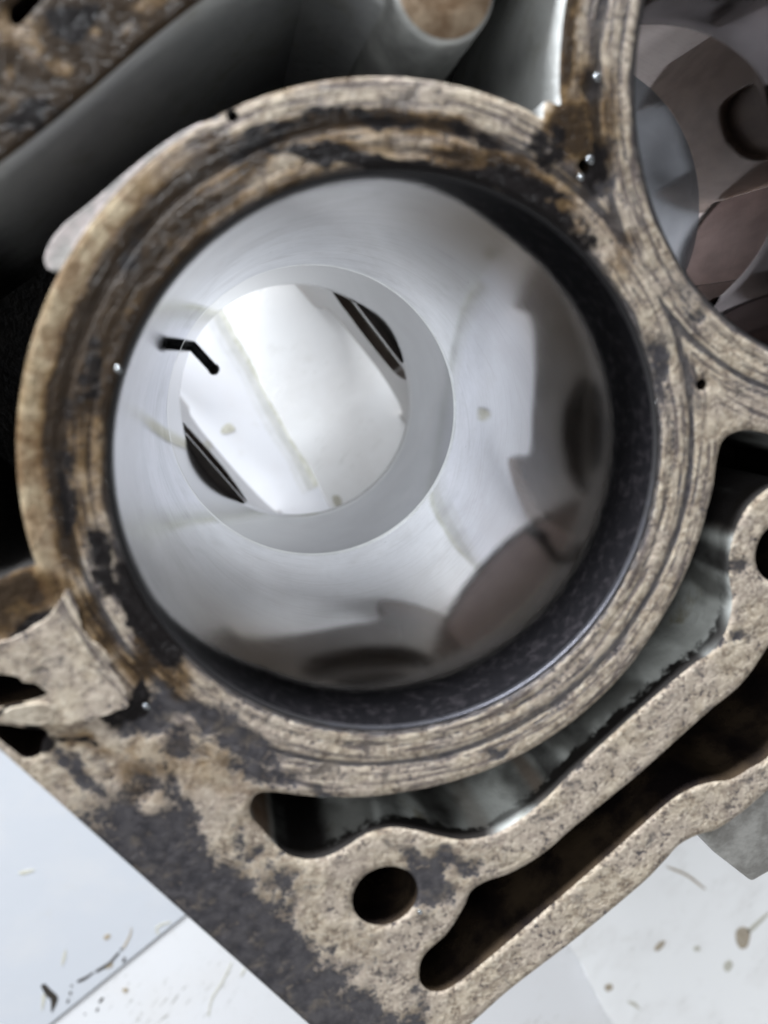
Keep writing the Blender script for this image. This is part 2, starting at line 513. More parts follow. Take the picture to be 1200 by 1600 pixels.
def spline(pts, step=0.006, closed=True):
    """Catmull-Rom through plane points, resampled evenly"""
    p = np.array(pts, float)
    n = len(p)
    out = []
    rng = range(n) if closed else range(n - 1)
    for i in rng:
        if closed:
            a, b, c, d = p[i - 1], p[i], p[(i + 1) % n], p[(i + 2) % n]
        else:
            a, b, c, d = p[max(i - 1, 0)], p[i], p[i + 1], p[min(i + 2, n - 1)]
        k = max(2, int(np.hypot(*(c - b)) / step))
        u = (np.arange(k) / k)[:, None]
        out.append(0.5 * ((2 * b) + (c - a) * u + (2 * a - 5 * b + 4 * c - d) * u ** 2 + (3 * b - a - 3 * c + d) * u ** 3))
    if not closed:
        out.append(p[-1:])
    return np.concatenate(out)


def dense(pts, step=0.008):
    p = np.array(pts, float)
    out = []
    for i in range(len(p)):
        a, b = p[i], p[(i + 1) % len(p)]
        k = max(1, int(np.hypot(*(b - a)) / step))
        out.append(a + (b - a) * (np.arange(k) / k)[:, None])
    return np.concatenate(out)


def circle(c, r, n=200):
    t = np.arange(n) / n * 2 * np.pi
    return np.stack([c[0] + r * np.cos(t), c[1] + r * np.sin(t)], 1)


def ccw(p):
    x, y = p[:, 0], p[:, 1]
    s = (x * np.roll(y, -1) - np.roll(x, -1) * y).sum()
    return p if s > 0 else p[::-1].copy()


def inside(q, loop):
    x, y = q[:, 0], q[:, 1]
    r = np.zeros(len(q), bool)
    a = loop
    b = np.roll(loop, -1, 0)
    for (x0, y0), (x1, y1) in zip(a, b):
        if y0 == y1:
            continue
        c = ((y0 > y) != (y1 > y)) & (x < (x1 - x0) * (y - y0) / (y1 - y0) + x0)
        r ^= c
    return r


def triangulate(outer, holes, grid=None):
    loops = [outer] + list(holes)
    pts, edges = [], []
    for lp in loops:
        s = len(pts)
        pts += [tuple(v) for v in lp]
        edges += [(s + i, s + (i + 1) % len(lp)) for i in range(len(lp))]
    if grid is not None:
        pts += [tuple(v) for v in grid]
    v, e, f, *_ = delaunay_2d_cdt([Vector(p) for p in pts], edges, [], 0, 1e-7, False)
    V = np.array([(a.x, a.y) for a in v])
    T = np.array([t for t in f if len(t) == 3])
    cen = V[T].mean(1)
    ok = inside(cen, outer)
    for h in holes:
        ok &= ~inside(cen, h)
    T = T[ok]
    a, b, c = V[T[:, 0]], V[T[:, 1]], V[T[:, 2]]
    cr = (b[:, 0] - a[:, 0]) * (c[:, 1] - a[:, 1]) - (b[:, 1] - a[:, 1]) * (c[:, 0] - a[:, 0])
    T[cr < 0] = T[cr < 0][:, ::-1]
    return V, T


def wall(name, loop, z0, z1, mat, parent, rings=8, flip=False, soot=None, bottom=None):
    """vertical skin along a loop, from z0 (top) to z1; optional floor"""
    n = len(loop)
    zs = np.linspace(z0, z1, rings + 1)
    V = [W(p, z) for z in zs for p in loop]
    Fc = []
    for k in range(rings):
        for i in range(n):
            j = (i + 1) % n
            q = (k * n + i, (k + 1) * n + i, (k + 1) * n + j, k * n + j)
            Fc.append(q[::-1] if flip else q)
    o = link(name, V, Fc, mat, parent)
    if soot is not None:
        at = o.data.attributes.new('soot', 'FLOAT', 'POINT')
        s = np.array([soot] * len(V) if np.isscalar(soot) else list(soot) * (rings + 1), np.float32)
        at.data.foreach_set('value', s)
    return o


def plate(name, outer, holes, z0, z1, mat, parent=None, bevel=0.0):
    """flat plate with holes, top z0 and underside z1 (units of H)"""
    outer = ccw(np.array(outer))
    holes = [ccw(np.array(h)) for h in holes]
    V, T = triangulate(outer, holes)
    n = len(V)
    verts = [W(p, z0) for p in V] + [W(p, z1) for p in V]
    faces = [tuple(t) for t in T] + [tuple(t[::-1] + n) for t in T]
    cnt = {}
    for t in T:
        for i in range(3):
            cnt[(t[i], t[(i + 1) % 3])] = 1
    for (a, b) in list(cnt):
        if (b, a) not in cnt:
            faces.append((a, a + n, b + n, b))
    o = link(name, verts, faces, mat, parent, smooth=False)
    if bevel:
        md = o.modifiers.new("bevel", 'BEVEL')
        md.width = bevel
        md.segments = 3
        md.limit_method = 'ANGLE'
        md.angle_limit = math.radians(50)
    return o


def lathe(name, c, prof, mat, parent=None, n=256, closed=False):
    V, Fc = [], []
    for (r, z) in prof:
        for i in range(n):
            t = 2 * math.pi * i / n
            V.append(W((c[0] + r * math.cos(t), c[1] + r * math.sin(t)), z))
    m = len(prof)
    for k in range(m if closed else m - 1):
        k2 = (k + 1) % m
        for i in range(n):
            j = (i + 1) % n
            Fc.append((k * n + i, k * n + j, k2 * n + j, k2 * n + i))
    return link(name, V, Fc, mat, parent)


def fbm(xy, scale, octaves=4, seed=0):
    """numpy value noise, 0..1"""
    rs = np.random.default_rng(seed)
    lat = rs.random((64, 64))
    out = np.zeros(len(xy)); amp = 1.0; tot = 0.0
    for o in range(octaves):
        q = xy * scale * 2 ** o + 17.3 * o
        i = np.floor(q).astype(int); f = q - i
        f = f * f * (3 - 2 * f)
        x0, y0 = i[:, 0] % 64, i[:, 1] % 64
        x1, y1 = (x0 + 1) % 64, (y0 + 1) % 64
        v = (lat[x0, y0] * (1 - f[:, 0]) + lat[x1, y0] * f[:, 0]) * (1 - f[:, 1]) + \
            (lat[x0, y1] * (1 - f[:, 0]) + lat[x1, y1] * f[:, 0]) * f[:, 1]
        out += amp * v; tot += amp; amp *= 0.55
    return out / tot


# ------------------------------------------------------------------ bench and white sheets
g = 4.0
bench = plate("bench_top", np.array([(-g * 3, -g * 3), (g * 3, -g * 3), (g * 3, g * 3), (-g * 3, g * 3)]) , [], ZT - 0.03, ZT - 0.30, M_TABLE)
bench['kind'] = 'structure'

seam = P([(80, 1600), (297, 1425)], ZT)
sd = (seam[1] - seam[0]) / np.hypot(*(seam[1] - seam[0]))
sn = np.array([-sd[1], sd[0]])               # towards the upper left sheet
s0 = seam[0]
step = P([(345, 480), (520, 800)], ZT + 0.070)
td = (step[1] - step[0]) / np.hypot(*(step[1] - step[0]))
tn = np.array([-td[1], td[0]])               # to the right of the step line
if tn @ np.array([1.0, 0.0]) < 0:
    tn = -tn
t0 = step[0]
sheet1 = plate("plastic_sheet", [s0 - sd * 5 + sn * 0.004, s0 + sd * 9 + sn * 0.004, s0 + sd * 9 + sn * 9, s0 - sd * 5 + sn * 9], [],
               ZT, ZT - 0.026, M_S1, bevel=0.0003)
tag(sheet1, "bluish white plastic sheet with black grease smudges left of the narrow seam", "plastic sheet")
sheet2 = plate("plastic_sheet", [s0 - sd * 5 - sn * 0.008, s0 - sd * 5 - sn * 6, s0 + sd * 9 - sn * 6, s0 + sd * 9 - sn * 0.008], [],
               ZT - 0.006, ZT - 0.026, M_S2, bevel=0.0003)
tag(sheet2, "pinkish white scratched plastic sheet below the narrow seam at lower left", "plastic sheet")
# the mottled board that overlaps both, its left edge seen down the bore
k = np.linspace(-3.5, 9.0, 180)
edge = [t0 + td * s + tn * (0.006 * math.sin(s * 9) + 0.004 * math.sin(s * 23 + 1)) for s in k]
sheet3 = plate("overlapping_board", edge + [t0 + td * 9.0 + tn * 6, t0 - td * 3.5 + tn * 6], [], ZT + 0.070, ZT + 0.004, M_S3, bevel=0.0008)
tag(sheet3, "mottled white board whose straight edge crosses below the large bore", "board")

sheet4 = plate("plastic_sheet", [t0 - td * 1.2 - tn * 0.62, t0 + td * 1.9 - tn * 0.62, t0 + td * 1.9 + tn * 0.2, t0 - td * 1.2 + tn * 0.2], [],
               ZT + 0.012, ZT + 0.003, M_S4, bevel=0.0003)
tag(sheet4, "lavender white sheet, shade toned into its colour, left of the straight step seen down the large bore", "plastic sheet")


def blot(name, px, z, mat, parent, thick=0.0012, jag=0.0):
    p = spline(P(px, z), 0.01)
    if jag:
        c = p.mean(0)
        p = c + (p - c) * (1 + jag * (RNG.random(len(p)) - 0.5))[:, None]
    return plate(name, p, [], z + thick, z + 0.0002, mat, parent)


for px, mat in [
    ([(64, 1540), (70, 1537), (78, 1545), (90, 1557), (88, 1568), (82, 1580), (80, 1580), (79, 1562), (72, 1556), (66, 1545)], M_SMUDGE),
    ([(121, 1532), (135, 1525), (146, 1518), (145, 1521), (134, 1530), (122, 1535)], M_SMUDGE),
    ([(150, 1516), (170, 1503), (184, 1488), (186, 1490), (171, 1507), (152, 1519)], M_SMUDGE),
    ([(192, 1480), (202, 1461), (205, 1449), (206, 1450), (204, 1463), (194, 1482)], M_BROWN),
    ([(162, 1463), (170, 1459), (173, 1463), (165, 1469)], M_BROWN),
    ([(96, 1505), (100, 1487), (103, 1484), (103, 1494), (98, 1508)], M_PALE),
    ([(165, 1507), (176, 1504), (174, 1511), (164, 1513)], M_BROWN),
    ([(105, 1563), (108, 1560), (107, 1566), (104, 1567)], M_SMUDGE),
    ([(109, 1550), (112, 1549), (111, 1554), (108, 1554)], M_SMUDGE),
    ([(110, 1540), (113, 1538), (112, 1543)], M_SMUDGE),
    ([(192, 1498), (196, 1495), (195, 1502), (191, 1503)], M_SMUDGE),
    ([(188, 1482), (191, 1481), (191, 1485), (188, 1485)], M_SMUDGE),
    ([(243, 1450), (252, 1443), (266, 1440), (266, 1442), (253, 1446), (246, 1452), (249, 1459), (246, 1460)], M_PALE),
    ([(66, 1553), (71, 1556), (68, 1572), (65, 1580), (65, 1568)], M_PALE),
    ([(30, 1362), (52, 1358), (52, 1361), (34, 1367)], M_PALE),
]:
    blot("grease_mark", px, ZT, mat, sheet1)
for px, mat in [
    ([(191, 1546), (197, 1543), (201, 1547), (195, 1552)], M_BROWN),
    ([(154, 1565), (160, 1558), (162, 1560), (156, 1567)], M_SMUDGE),
    ([(150, 1578), (153, 1574), (154, 1577), (151, 1581)], M_SMUDGE),
    ([(131, 1584), (134, 1583), (133, 1586)], M_SMUDGE),
    ([(325, 1585), (330, 1560), (348, 1530), (360, 1505), (362, 1506), (350, 1532), (332, 1562), (327, 1586)], M_PALE),
    ([(376, 1523), (384, 1510), (385, 1512), (378, 1525)], M_PALE),
]:
    blot("grease_mark", px, ZT - 0.006, mat, sheet2)
for px, mat in [
    ([(1022, 1482), (1030, 1472), (1039, 1470), (1036, 1479), (1027, 1486)], M_BROWN),
    ([(1150, 1455), (1160, 1448), (1172, 1455), (1168, 1478), (1157, 1482), (1150, 1470)], M_BROWN),
    ([(1132, 1505), (1140, 1500), (1145, 1508), (1138, 1518), (1131, 1514)], M_PALE),
    ([(1084, 1480), (1092, 1478), (1094, 1484), (1086, 1486)], M_PALE),
    ([(945, 1540), (955, 1537), (957, 1545), (948, 1549)], M_BROWN),
    ([(1045, 1354), (1075, 1366), (1102, 1388), (1098, 1388), (1072, 1369), (1045, 1357)], M_BROWN),
    ([(980, 1565), (992, 1566), (1000, 1577), (990, 1572)], M_PALE),
    ([(1170, 1450), (1200, 1425), (1201, 1429), (1174, 1456)], M_PALE),
    ([(347, 668), (358, 661), (368, 670), (360, 676), (346, 677)], M_PALE),
    ([(519, 776), (528, 774), (534, 783), (530, 798), (524, 792)], M_PALE),
]:
    if px[0][0] < 500:
        blot("grease_mark", px, ZT + 0.012 if px[0][0] < 400 else ZT + 0.070, mat, sheet4 if px[0][0] < 400 else sheet3)
    else:
        blot("grease_mark", px, ZT + 0.070, mat, sheet3)

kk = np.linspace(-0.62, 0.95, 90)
for zz_, wd, mt in ((0.0126, 0.085, M_SHADE_WIDE), (0.0130, 0.050, M_SHADE_MID), (0.0134, 0.016, M_SHADE_CORE)):  # thin strips painting the board edge's soft shade onto the sheet
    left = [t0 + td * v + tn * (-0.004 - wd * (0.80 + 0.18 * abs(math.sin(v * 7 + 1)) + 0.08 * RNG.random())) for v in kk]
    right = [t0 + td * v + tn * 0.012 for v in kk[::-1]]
    plate("step_shade_strip", np.array(left + right), [], ZT + zz_, ZT + zz_ - 0.0003, mt, sheet4)

# ------------------------------------------------------------------ the cylinder block
block = empty("cylinder_block", W(C1, ZT), "dirty aluminium engine cylinder block with tan gasket residue round a polished bore", "engine block")

A0, A1, BLO, BHI = -1.70, 4.1, -2.15, 2.25
RO = 1.285 * R
ZF = -0.58                                   # jacket floor
ZR = -1.5826                                 # crankcase roof, foot of the bores

side_px = [(740, 1598), (800, 1545), (900, 1468), (1000, 1385), (1040, 1345), (1062, 1321), (1090, 1306), (1122, 1296), (1160, 1270), (1200, 1236)]
side = P(side_px)
outer = np.concatenate([
    dense(np.concatenate([AB(A0, BHI), AB(A0, -2.02)]), 0.012)[:-1][:int(1e9)],
])
# corner at the foot of the picture, then the traced side rail, then the far end
endline = AB(np.full(60, A0), np.linspace(BHI, -1.98, 60))
corner = spline(np.concatenate([AB(A0, -1.98), AB(-1.64, -2.10), AB(-1.52, -2.16), side[:1]]), 0.012, False)
sidel = spline(side, 0.008, False)
far = np.concatenate([dense(np.array([side[-1], AB(0.75, -2.32)[0], AB(1.1, -2.2)[0], AB(1.6, -2.15)[0], AB(A1, -2.15)[0], AB(A1, BHI)[0], AB(A0, BHI)[0]]), 0.02)])
n_last = np.argmin(np.hypot(*(far - AB(A0, BHI)).T))
far = far[1:n_last]
outer = ccw(np.concatenate([endline, corner[1:-1], sidel, far]))

c1rim, c2rim, c3rim = circle(C1, R * 1.012, 360), circle(C2, R * 1.012, 260), None

# upper jacket: between the siamese barrels and the outer rail
def arc(c, r, a0, a1, n=60):
    t = np.radians(np.linspace(a0, a1, n))
    return np.stack([c[0] + r * np.cos(t), c[1] + r * np.sin(t)], 1)


PD = math.degrees(PHI)
j1 = np.concatenate([
    arc(C1, RO, PD + 155, PD + 33, 130),                       # round the first barrel
    spline(np.concatenate([arc(C1, RO, PD + 32, PD + 31, 2), AB(1.138, 0.70), arc(C2, RO, PD + 149, PD + 148, 2)]), 0.006, False)[1:-1],
    arc(C2, RO, PD + 147, PD + 62, 70),
    spline(np.concatenate([arc(C2, RO, PD + 61, PD + 60, 2), AB(2.95, 1.36), AB(2.85, 1.50), AB(2.7, 1.53)]), 0.01, False)[1:],
    AB(np.linspace(2.6, -0.95, 120), 1.53 + 0.012 * np.sin(np.linspace(0, 9, 120)) ) if False else
    np.concatenate([AB(a, 1.53 + 0.010 * math.sin(a * 5)) for a in np.linspace(2.6, -0.95, 120)]),
    spline(np.concatenate([AB(-0.98, 1.53), AB(-1.25, 1.46), AB(-1.40, 1.25), AB(-1.44, 0.95), AB(-1.42, 0.72), AB(-1.32, 0.60), AB(-1.22, 0.565)]), 0.008, False)[1:],
])
j1 = ccw(j1)
# lower jacket
j2px = [(398, 1243), (425, 1238), (470, 1243), (520, 1247), (600, 1243), (700, 1224), (800, 1187), (900, 1124), (985, 1040), (1050, 940), (1090, 850), (1113, 770),
        (1120, 722), (1130, 688), (1152, 674), (1180, 673), (1220, 684), (1300, 715), (1390, 740), (1460, 745), (1500, 765), (1490, 800), (1440, 815), (1360, 800), (1300, 770), (1240, 755),
        (1205, 762), (1170, 792), (1150, 830), (1141, 870), (1141, 905), (1145, 940), (1136, 985), (1112, 1020), (1080, 1042), (1000, 1110), (905, 1197), (850, 1252), (800, 1290),
        (760, 1308), (720, 1313), (690, 1308), (650, 1298), (612, 1294), (575, 1303), (545, 1322), (512, 1339), (480, 1344), (450, 1336), (428, 1319), (410, 1298), (390, 1272)]
j2 = ccw(spline(P(j2px), 0.006))
# oil gallery slot
j3px = [(655, 1518), (664, 1492), (698, 1460), (724, 1420), (736, 1394), (760, 1378), (800, 1364), (850, 1334), (900, 1291), (1000, 1209), (1100, 1119), (1160, 1068), (1205, 1005), (1250, 940),
        (1300, 930), (1330, 960), (1320, 1020), (1270, 1110), (1205, 1180), (1170, 1203), (1142, 1219), (1112, 1223), (1080, 1233), (1040, 1259), (960, 1330), (860, 1417), (760, 1502), (705, 1544), (676, 1550), (659, 1539)]
j3 = ccw(spline(P(j3px), 0.006))
bolt1 = circle(P([(602, 1401)])[0], 0.0535, 72)
bolt2 = circle(P([(1226, 862)])[0], 0.0535, 72)
oilhole = circle(P([(1097, 601)])[0], 0.0085, 24)
pin1 = circle(P([(913, 258)])[0], 0.009, 24)
pin2 = circle(P([(363, 180)])[0], 0.0075, 24)
n1 = ccw(spline(P([(-62, 1058), (-20, 1050), (25, 1058), (62, 1070), (80, 1080), (58, 1092), (22, 1101), (-5, 1106), (-40, 1104), (-66, 1090)]), 0.006))
n2 = ccw(spline(P([(-40, 1130), (0, 1132), (40, 1138), (72, 1143), (66, 1160), (61, 1180), (40, 1186), (25, 1177), (-10, 1150)]), 0.006))
railvoid = ccw(spline(P([(14, 12), (40, -14), (66, -50), (96, -66), (80, -20), (52, 14), (30, 38), (16, 34)]), 0.008))
holes = [c1rim, c2rim, j1, j2, j3, bolt1, bolt2, oilhole, pin1, pin2, n1, n2, railvoid]
holes = [ccw(h) for h in holes]

# ---- deck face: a fine sheet with real relief
st = 0.0062
bb0, bb1 = outer.min(0), outer.max(0)
gx = np.arange(bb0[0], bb1[0], st)
gy = np.arange(bb0[1], bb1[1], st * 0.866)
GX, GY = np.meshgrid(gx, gy)
GX = GX + (np.arange(len(gy)) % 2)[:, None] * st / 2
G = np.stack([GX.ravel(), GY.ravel()], 1)
pp = proj(G)
vis = (pp[:, 0] > -60) & (pp[:, 0] < 1260) & (pp[:, 1] > -60) & (pp[:, 1] < 1660)
coarse = (RNG.random(len(G)) < 0.05)
G = G[vis | coarse]
ok = inside(G, outer)
for h in holes:
    ok &= ~inside(G, h)
G = G[ok]


def bdist(q):
    d = np.full(len(q), 9.0)
    for lp in [outer] + holes:
        b0, b1 = lp.min(0) - 0.03, lp.max(0) + 0.03
        s = np.where(((q > b0) & (q < b1)).all(1))[0]
        if len(s) == 0:
            continue
        for c in range(0, len(s), 4000):
            ss = s[c:c + 4000]
            A = lp; B = np.roll(lp, -1, 0); D = B - A
            L2 = (D ** 2).sum(1) + 1e-12
            t = np.clip(((q[ss][:, None] - A[None]) * D[None]).sum(2) / L2[None], 0, 1)
            e = q[ss][:, None] - (A[None] + t[:, :, None] * D[None])
            d[ss] = np.minimum(d[ss], np.sqrt((e ** 2).sum(2)).min(1))
    return d


d = bdist(G)
G = G[d > 0.0028]
V, T = triangulate(outer, holes, G)
d = np.minimum(bdist(V), 1)
px = proj(V)
r1 = np.hypot(*(V - C1).T) / R
r2 = np.hypot(*(V - C2).T) / R
rr = np.minimum(r1, r2)
ctr = np.where((r1 < r2)[:, None], V - C1, V - C2)
ang = np.degrees(np.arctan2(ctr[:, 1], ctr[:, 0]))
warp = np.stack([fbm(V, 14, 4, 1) - 0.5, fbm(V, 14, 4, 2) - 0.5], 1)
wpx = px + warp * 70


def blobs(lst, pts=wpx):
    m = np.zeros(len(pts))
    for (x, y, rx, ry, rot, w) in lst:
        a = math.radians(rot)
        dx, dy = pts[:, 0] - x, pts[:, 1] - y
        u = (dx * math.cos(a) + dy * math.sin(a)) / rx
        v = (-dx * math.sin(a) + dy * math.cos(a)) / ry
        q = np.sqrt(u * u + v * v)
        m = np.maximum(m, w * np.clip(1.55 - q * 1.0, 0, 1))
    return m


def sstep(x, a, b):
    t = np.clip((x - a) / (b - a), 0, 1)
    return t * t * (3 - 2 * t)


# bare blue-grey metal
dark = blobs([(250, 1320, 110, 34, 42, 1), (340, 1400, 110, 48, 44, 1), (420, 1500, 100, 45, 46, 1), (500, 1590, 80, 34, 48, 1), (130, 1215, 70, 18, 42, .8),
              (240, 1110, 62, 34, -15, 1), (330, 1130, 60, 24, 25, .95), (390, 1165, 60, 24, 22, .9), (290, 1160, 40, 16, 20, .8), (420, 1215, 60, 20, 10, .8),
              (668, 1375, 34, 46, -30, 1), (690, 1335, 40, 12, 10, .9), (640, 1335, 30, 10, -10, .8), (765, 1187, 22, 12, -30, 1), (525, 1237, 34, 9, 5, 1),
              (1100, 965, 14, 30, 20, .9), (1112, 1010, 14, 18, 20, .8), (1150, 1000, 14, 16, 0, .8), (1165, 900, 20, 14, 40, .8), (940, 255, 26, 44, 0, 1), (932, 145, 20, 30, 0, 1), (1035, 575, 16, 52, -12, .85),
              (1075, 465, 20, 34, -45, .5), (1100, 500, 22, 16, -45, .6), (520, 1580, 26, 20, 0, .6), (610, 1520, 18, 18, 0, .6), (880, 450, 10, 30, -35, .2),
              (900, 1195, 14, 10, 0, .75), (720, 1340, 26, 14, 0, .7), (845, 1275, 20, 10, -30, .6), (560, 1530, 15, 22, 30, .55)])
ab = (V - C1) / R
va, vb = ab @ EA, ab @ EB
wa = va + 0.5 * (fbm(V, 22, 4, 31) - 0.5)
dark = np.maximum(dark, (1 - sstep(wa, -1.50, -1.24)) * (1 - sstep(vb, -0.40, -0.05)) * 0.82 * sstep(vb, -2.3, -1.95))
tan = blobs([(120, 1040, 80, 62, 0, 1), (70, 1110, 40, 14, 0, 1), (320, 1205, 105, 62, 20, 1), (440, 1300, 60, 20, 30, .7), (600, 1560, 60, 40, 0, .3), (470, 1360, 60, 22, 20, .8)])
# brown oil, strongest on the left and upper left
side_l = sstep(-(px[:, 0] - 430) * 0.8 - (px[:, 1] - 500) * 0.62, -150, 260)
oil = 1.02 * side_l * (r1 < 1.6)
oil = np.maximum(oil, blobs([(90, 640, 70, 320, 0, .72), (40, 930, 90, 50, -20, .9), (150, 960, 60, 60, 0, .75), (230, 1010, 46, 60, 50, .95), (280, 1060, 46, 26, 40, .7),
                             (600, 195, 300, 34, 4, .78), (760, 250, 140, 40, 20, .85), (880, 60, 22, 150, 5, .95), (885, 200, 60, 50, -20, .85), (930, 190, 50, 120, 0, .62), (850, 300, 60, 60, 35, .8),
                             (60, 1000, 50, 26, 0, .7), (320, 1195, 95, 44, 20, .42), (400, 1260, 40, 30, 30, .4), (960, 380, 50, 70, -50, .42), (130, 1150, 60, 26, 20, .55), (230, 1200, 40, 60, 0, .45), (350, 1250, 60, 30, 20, .35), (430, 1290, 40, 20, 30, .4),
                             (330, 200, 120, 24, -30, .5), (640, 215, 260, 40, 4, .55), (880, 330, 40, 60, -35, .55), (950, 330, 30, 90, -20, .35)]))
# left and upper arc: pale amber outer lip, a near black channel inside it
leftw = np.clip(side_l * 1.3, 0, 1) * (r1 < 1.30)
chan = np.exp(-((r1 - 1.165) / 0.035) ** 2) * leftw * (0.5 + fbm(np.stack([ang / 14, r1 * 4], 1), 1, 3, 41))
lip = sstep(r1, 1.195, 1.225) * leftw * (fbm(np.stack([ang / 16, r1 * 2], 1), 1, 3, 43) * 0.5 + 0.35)
oil = np.clip(np.maximum(oil, chan * 1.65) - lip * 0.75, 0, 1)
amber = np.clip(sstep(r1, 1.19, 1.215) * np.clip(side_l * 1.5, 0, 1) * (r1 < 1.32) * sstep(ab @ EB, -0.6, -0.2) * (1 - sstep(px[:, 0], 190, 300)), 0, 1)
amber = np.maximum(amber, blobs([(30, 930, 60, 30, -25, 1)]))
oil = np.maximum(oil, sstep(-(px[:, 1] + 0.72 * px[:, 0] - 300), -60, 60) * 1.2)       # the far rail, soaked
bare = blobs([(40, 80, 34, 24, 20, .6), (10, 62, 30, 40, 0, .5), (100, 105, 24, 14, 20, .5), (148, 50, 12, 12, 0, .6), (205, 52, 15, 14, 0, .7), (250, 5, 60, 14, -20, .5), (10, 128, 16, 14, 0, .5)])
oil = np.clip(oil - bare, 0, 1)
cream = blobs([(480, 165, 190, 20, -10, .45), (130, 400, 24, 110, 28, .30), (60, 560, 16, 130, 10, .22), (430, 180, 60, 24, -20, .35), (640, 150, 120, 16, 5, .4), (800, 200, 50, 26, 20, .55), (350, 280, 40, 16, -35, .4), (430, 265, 60, 12, -28, .5),
               (170, 350, 24, 50, 35, .3), (370, 330, 90, 12, -35, .4), (180, 960, 16, 60, -25, .75), (155, 900, 20, 40, -20, .4), (640, 215, 120, 12, 4, .35)], px + warp * 30)
oil = np.clip(oil - cream, 0, 1)
soot = blobs([(225, 935, 42, 72, -35, 1.1), (262, 1010, 30, 50, -40, .8), (150, 870, 22, 60, -10, .65), (110, 760, 18, 90, 5, .6), (175, 1090, 30, 22, 0, .7), (95, 960, 40, 22, 0, .55), (205, 1085, 16, 40, 10, .8), (50, 975, 60, 14, -25, .7), (120, 1148, 50, 12, 5, .6), (20, 1112, 60, 10, 0, .7), (60, 1160, 30, 24, 0, .8), (130, 590, 20, 110, 8, .5), (210, 400, 24, 70, 35, .5), (430, 215, 90, 20, -18, .6), (560, 185, 110, 14, 0, .6), (740, 205, 70, 16, 20, .6), (850, 230, 30, 40, 0, .6), (930, 250, 22, 36, 0, .7), (900, 330, 16, 40, -35, .5), (660, 262, 240, 16, 6, .9), (820, 300, 90, 26, 35, .9), (895, 375, 26, 60, -35, .55), (180, 1110, 20, 26, 0, .6), (300, 85, 120, 40, -40, .7), (160, 170, 130, 40, -38, .7), (60, 190, 70, 30, -30, .6), (110, 30, 50, 30, 0, .8), (190, 200, 16, 90, 0, 0)])
soot = np.clip(soot - 1.2 * bare, 0, 1)
# fire-ring print: concentric bands round each bore
band = np.exp(-((rr - 1.150) / 0.016) ** 2) * 0.85 + np.exp(-((rr - 1.068) / 0.008) ** 2) * 0.55 + np.exp(-((rr - 1.110) / 0.007) ** 2) * 0.40 + np.exp(-((rr - 1.185) / 0.008) ** 2) * 0.45 + (1 - sstep(rr, 1.016, 1.032)) * 1.0
band = np.where(rr < 1.28, band, 0)
ring = band * (0.80 + 0.75 * fbm(np.stack([ang / 18, rr * 3], 1), 1, 3, 9)) - 0.35 * sstep(rr, 1.20, 1.225) * (rr < 1.30)

edgefall = np.clip(1 - d / 0.0050, 0, 1)
hgt = -0.0020 * edgefall ** 2
hgt -= 0.0016 * (np.exp(-((rr - 1.150) / 0.018) ** 2) + 0.7 * np.exp(-((rr - 1.068) / 0.008) ** 2)) * (rr < 1.28)
hgt += 0.0012 * (fbm(V, 60, 3, 5) - 0.5) - 0.0012 * sstep(dark, 0.35, 0.7) + 0.0008 * sstep(tan, 0.4, 0.7)

deck = link("gasket_face", [W(V[i], hgt[i]) for i in range(len(V))], T, M_DECK, block)
for nm, arr in (('amber', amber), ('dark', dark), ('tan', tan), ('oil', oil), ('ring', ring), ('soot', soot)):
    at = deck.data.attributes.new(nm, 'FLOAT', 'POINT')
    at.data.foreach_set('value', arr.astype(np.float32))

# ---- walls under the deck
EZ = -0.0020
def sootvals(loop):
    return list(np.clip(fbm(loop, 9, 3, 21) * 2.2 - 0.3, 0, 1))


wall("outer_wall", outer, EZ, ZR, M_CAST, block, rings=6)
jw = wall("jacket_wall", j1, EZ, ZF, M_RAIL, block, rings=10, flip=True, soot=0.0)
jp1 = proj(j1)
gr = np.zeros(len(j1))
for (x, y, r_, w_) in [(-60, 880, 190, 1), (40, 880, 120, 1), (-200, 700, 200, 1), (-260, 400, 160, .8), (905, 20, 40, .25), (880, 110, 50, .15), (840, 170, 30, .3)]:
    gr = np.maximum(gr, w_ * np.clip(1.6 - np.hypot(jp1[:, 0] - x, jp1[:, 1] - y) / r_, 0, 1))
at = jw.data.attributes.new('wall_shade', 'FLOAT', 'POINT')
at.data.foreach_set('value', np.tile(gr, 11).astype(np.float32))
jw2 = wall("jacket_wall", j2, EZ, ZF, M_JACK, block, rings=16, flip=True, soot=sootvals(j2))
jp = proj(j2)
def soft(lst):
    m = np.zeros(len(jp))
    for (x, y, r, w) in lst:
        m = np.maximum(m, w * np.clip(1.5 - np.hypot(jp[:, 0] - x, jp[:, 1] - y) / r, 0, 1))
    return m
for nm_, arr_ in (("wall_shade", soft([(1205, 740, 60, 1), (1160, 800, 45, .9), (1141, 880, 26, .75), (1140, 700, 60, 1), (930, 1175, 20, .5), (880, 1222, 22, .7), (700, 1312, 30, .6), (620, 1294, 26, .55), (480, 1344, 38, 1), (445, 1332, 22, .8), (830, 1266, 20, .4)])),
                  ("rust", soft([(410, 1298, 26, 1), (392, 1262, 24, .8), (1150, 815, 18, .8), (760, 1308, 16, .4), (855, 1248, 12, .5)]))):
    at = jw2.data.attributes.new(nm_, 'FLOAT', 'POINT')
    at.data.foreach_set('value', np.tile(arr_, 17).astype(np.float32))
plate("jacket_floor", j1, [], ZF, ZF - 0.02, M_SLUDGE, block)
plate("jacket_floor", j2, [], ZF, ZF - 0.02, M_SLUDGE, block)
wall("oil_gallery", j3, EZ, -0.9, M_OIL, block, rings=8, flip=True)
plate("gallery_floor", j3, [], -0.9, -0.92, M_OIL, block)
